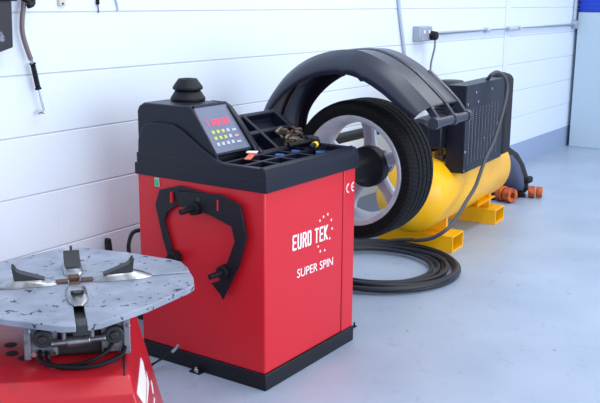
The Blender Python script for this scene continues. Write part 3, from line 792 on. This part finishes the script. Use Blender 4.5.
bm = BM(); tube(bm, [(6.07, -.34, .325), (6.05, -.33, .385), (6.08, -.36, .41), (6.11, -.39, .37), (6.10, -.38, .325)], .012)
for v in bm.verts: v.co += Vector((-.03, .055, -.01))
part('carry_loop', bm, M['bagdark'], BG)
def strap(label, x, y, s, rz, n):
    r = thing('ratchet_strap', label, 'strap', (x, y, 0), rz=rz, group='orange straps by the bag', local=True)
    bm = BM()
    for k in range(n): lathe(bm, [(-.022*s, .016*s), (-.022*s, (.042-.004*k)*s), (.022*s, (.042-.004*k)*s), (.022*s, .016*s)], ((.02+.052*k)*s, .012*math.sin(k*2.3), .043*s), 'x', n=20, close=True)
    part('webbing', bm, M['orange'], r, bevel=.004)
    bm = BM(); box(bm, -.10*s, -.02*s, -.025*s, .025*s, .0, .022*s); cyl(bm, (-.05*s, -.045*s, .03*s), (-.05*s, .045*s, .03*s), .018*s, n=14)
    part('ratchet', bm, M['rubber'], r, bevel=.004)
strap('orange webbing strap roll on the floor nearest the yellow tank', 5.85, -.40, 1.3, math.radians(-113), 2)
strap('smaller orange strap roll on the floor in front of the bag', 6.07, -.535, 1.0, math.radians(-75), 2)

# ------------------------------------------------------------------ things on the wall
BX = thing('plastic_holder', 'scuffed black plastic holder fixed to the wall at the top left', 'holder', (2.05, 0, 1.2))
bm = BM(); prism(bm, [(1.86, 1.155), (2.047, 1.203), (2.055, 1.42), (1.86, 1.42)], lambda x, z: (x, 0, z), lambda x, z: (x, -.060, z)); part('holder_body', bm, M['scuff'], BX, bevel=.004)
bm = BM(); box(bm, 1.86, 2.072, -.068, 0, 1.362, 1.40); part('holder_lip', bm, M['plastic'], BX, bevel=.004)

TI = thing('tyre_inflator', 'hanging air line with black ribbed grip and hooked chuck end', 'tyre inflator', (2.19, -.03, 1.0))
bm = BM(); tube(bm, [(2.131, -.03, 1.44), (2.128, -.03, 1.36), (2.116, -.03, 1.30), (2.114, -.03, 1.25), (2.129, -.03, 1.195), (2.144, -.03, 1.155)], .0092); part('hose', bm, M['brownhose'], TI)
bm = BM(); tube(bm, [(2.141, -.03, 1.165), (2.152, -.03, 1.130)], .0075, smooth=0); part('coupling', bm, M['chrome'], TI)
bm = BM()
g0, g1 = Vector((2.150, -.03, 1.142)), Vector((2.170, -.03, 1.045))
rows = []
P = [g0.lerp(g1, t/24) for t in range(25)]
tube(bm, P, lambda t: (.0125 if (t < .06 or t > .94) else .0095+.0012*math.sin(t*60)), smooth=0); part('grip', bm, M['rubber'], TI)
bm = BM(); tube(bm, [g1+Vector((0, 0, .005)), (2.182, -.03, .995), (2.189, -.03, .968), (2.188, -.03, .956), (2.180, -.03, .957)], .0042); cyl(bm, (2.180, -.038, .963), (2.172, -.022, .957), .007, n=10); part('chuck', bm, M['chrome'], TI)
HK = thing('wall_hook', 'black loop hook on the wall carrying the air line', 'hook', (2.16, 0, 1.35))
bm = BM(); tube(bm, [(2.101, -.001, 1.40), (2.098, -.03, 1.385), (2.14, -.045, 1.358), (2.131, -.050, 1.345), (2.156, -.045, 1.355), (2.161, -.03, 1.385), (2.158, -.001, 1.40)], .009); part('loop', bm, M['rubber'], HK)

bm = BM(); box(bm, 2.305, 2.338, -.012, 0, 1.345, 1.42); cl = tag(part('wall_clip', bm, M['beige'], None, org=(2.32, 0, 1.34), bevel=.003), 'small beige clip on the wall at the top edge', 'clip')
ORG[cl.name] = Vector((2.32, 0, 1.34)); bm = BM(); cyl(bm, (2.321, -.0125, 1.353), (2.321, -.015, 1.353), .004, n=10); part('screw', bm, M['tyretool'], cl)
CP = thing('cable_probe', 'thin hanging probe with black sleeve and wire tip on the wall', 'probe', (2.5, 0, 1.32))
bm = BM(); tube(bm, [(2.50, -.0075, 1.44), (2.502, -.0075, 1.350)], .0075, smooth=0); part('sleeve', bm, M['rubber'], CP)
bm = BM(); tube(bm, [(2.502, -.0075, 1.352), (2.508, -.004, 1.318)], .003, smooth=0); part('wire_tip', bm, M['cable'], CP)
bm = BM(); tube(bm, [(2.585, -.004, 1.45), (2.594, -.004, 1.39), (2.609, -.004, 1.35), (2.613, -.004, 1.325)], .0045); tag(part('grey_wire', bm, M['palecable'], None, org=(2.6, 0, 1.33)), 'short grey wire end hanging on the wall right of the probe', 'wire')

bm = BM(); tube(bm, [(4.98, -.012, 1.50), (4.99, -.012, 1.37), (5.04, -.012, 1.20), (5.13, -.012, .93), (5.20, -.012, .70), (5.21, -.012, .45), (5.21, -.012, .25)], .011); tag(part('wall_cable', bm, M['palecable'], None, org=(5.1, 0, .25)), 'pale grey cable running down the wall behind the wheel guard', 'cable')

SK = thing('wall_socket', 'grey metal double socket box on the white wall', 'socket', (5.285, 0, 1.15))
bm = BM(); box(bm, 5.215, 5.385, -.055, 0, 1.115, 1.212); sb_ = part('socket_box', bm, M['socket'], SK, bevel=.008, seg=3)
bm = BM(); box(bm, 5.223, 5.377, -.061, -.0555, 1.122, 1.205); part('face_plate', bm, M['socket'], SK, bevel=.002)
for x in (5.26, 5.33):
    bm = BM(); box(bm, x-.008, x+.008, -.066, -.0612, 1.165, 1.185); part('rocker', bm, M['white'], SK, bevel=.001)
PG = thing('mains_plug', 'black plug in the right half of the wall socket with cord hanging', 'plug', (5.362, -.066, 1.12))
bm = BM(); cyl(bm, (5.362, -.0625, 1.150), (5.362, -.105, 1.150), .032, .026, n=20); part('plug_body', bm, M['rubber'], PG, bevel=.004)
bm = BM(); tube(bm, [(5.362, -.09, 1.125), (5.364, -.088, 1.07), (5.375, -.06, .95), (5.40, -.055, .80), (5.40, -.05, .55)], .0065); part('cord', bm, M['cable'], PG)

CD = thing('conduit_pipe', 'horizontal grey metal conduit from the socket to the corner', 'conduit', (7.0, 0, 1.15))
bm = BM(); tube(bm, [(5.387, -.022, 1.159), (8.44, -.022, 1.163)], .014, smooth=0); part('pipe', bm, M['conduit'], CD)
for x0, x1 in ((6.36, 6.42), (6.80, 6.98), (7.02, 7.06)):
    bm = BM(); cyl(bm, (x0, -.022, 1.160), (x1, -.022, 1.160), .019, n=16); part('coupling', bm, M['conduit'], CD)
bm = BM(); cyl(bm, (8.475, -.001, 1.163), (8.475, -.05, 1.163), .040, n=20); part('junction_box', bm, M['socket'], CD, bevel=.004)
bm = BM(); tube(bm, [(8.475, -.022, 1.205), (8.475, -.022, 2.3)], .014, smooth=0); part('riser', bm, M['conduit'], CD)

LK = thing('metal_locker', 'pale blue-grey metal locker standing at the far right corner', 'locker', (8.8, -.65, 0))
bm = BM(); box(bm, 8.535, 9.25, -1.30, -.035, .0, 1.275); part('locker_body', bm, M['locker'], LK, bevel=.004)
BC = thing('blue_crate', 'bright blue plastic crate on top of the pale locker', 'crate', (8.75, -.35, 1.275))
bm = BM(); x0, x1, y0, y1 = 8.55, 8.95, -.62, -.035
box(bm, x0, x1, y0, y1, 1.277, 1.285)
for b_ in ((x0, x0+.01, y0, y1), (x1-.01, x1, y0, y1), (x0, x1, y0, y0+.01), (x0, x1, y1-.01, y1)): box(bm, *b_, 1.28, 1.47)
part('crate_body', bm, M['blue'], BC, bevel=.003)
for z in (1.300, 1.335, 1.372, 1.41, 1.45):
    bm = BM(); box(bm, x0-.010, x1+.010, y0-.010, y1+.006, z, z+.012)
    part('crate_rib', bm, M['blue'], BC, bevel=.003)

# ------------------------------------------------------------------ light
wd = bpy.data.worlds.new('daylight'); scn.world = wd; wd.use_nodes = True
bg = wd.node_tree.nodes['Background']; bg.inputs['Color'].default_value = (.84, .91, 1, 1); bg.inputs['Strength'].default_value = .78
def area(name, loc, target, sx, sy, power, col=(1, 1, 1)):
    l = bpy.data.lights.new(name, 'AREA'); l.shape = 'RECTANGLE'; l.size = sx; l.size_y = sy; l.energy = power; l.color = col
    o = bpy.data.objects.new(name, l); link(o); o.location = loc
    o.rotation_euler = (Vector(target)-Vector(loc)).to_track_quat('-Z', 'Y').to_euler()
    return o
area('fluorescent_tube_light', (3.2, -1.6, 3.4), (3.2, -1.3, 0), 4.0, .5, 38, (.93, .96, 1))
area('fluorescent_tube_light', (6.8, -1.6, 3.4), (6.8, -1.3, 0), 4.0, .5, 30, (.93, .96, 1))
area('workshop_door_light', (2.6, -6.8, 1.8), (2.6, 0, .8), 7.0, 3.2, 230, (.90, .95, 1))

# ------------------------------------------------------------------ camera
cd = bpy.data.cameras.new('camera'); co = bpy.data.objects.new('camera', cd); link(co)
F, YAW, PITCH, ROLL = 887.12, .9749, .2243, -.0076
cd.sensor_width = 36; cd.lens = F*36/600; cd.clip_start = .05; cd.clip_end = 60
f = Vector((math.sin(YAW)*math.cos(PITCH), math.cos(YAW)*math.cos(PITCH), -math.sin(PITCH)))
r = Vector((math.cos(YAW), -math.sin(YAW), 0)); d = f.cross(r)
rx = r*math.cos(ROLL)+d*math.sin(ROLL); dx = -r*math.sin(ROLL)+d*math.cos(ROLL)
co.matrix_world = basis((0, -2.6701, 1.3761), rx, -dx, -f)
scn.camera = co
vs_ = scn.view_settings
vs_.view_transform = 'Standard'; vs_.look = 'None'; vs_.gamma = 1; vs_.exposure = .33; vs_.use_curve_mapping = False
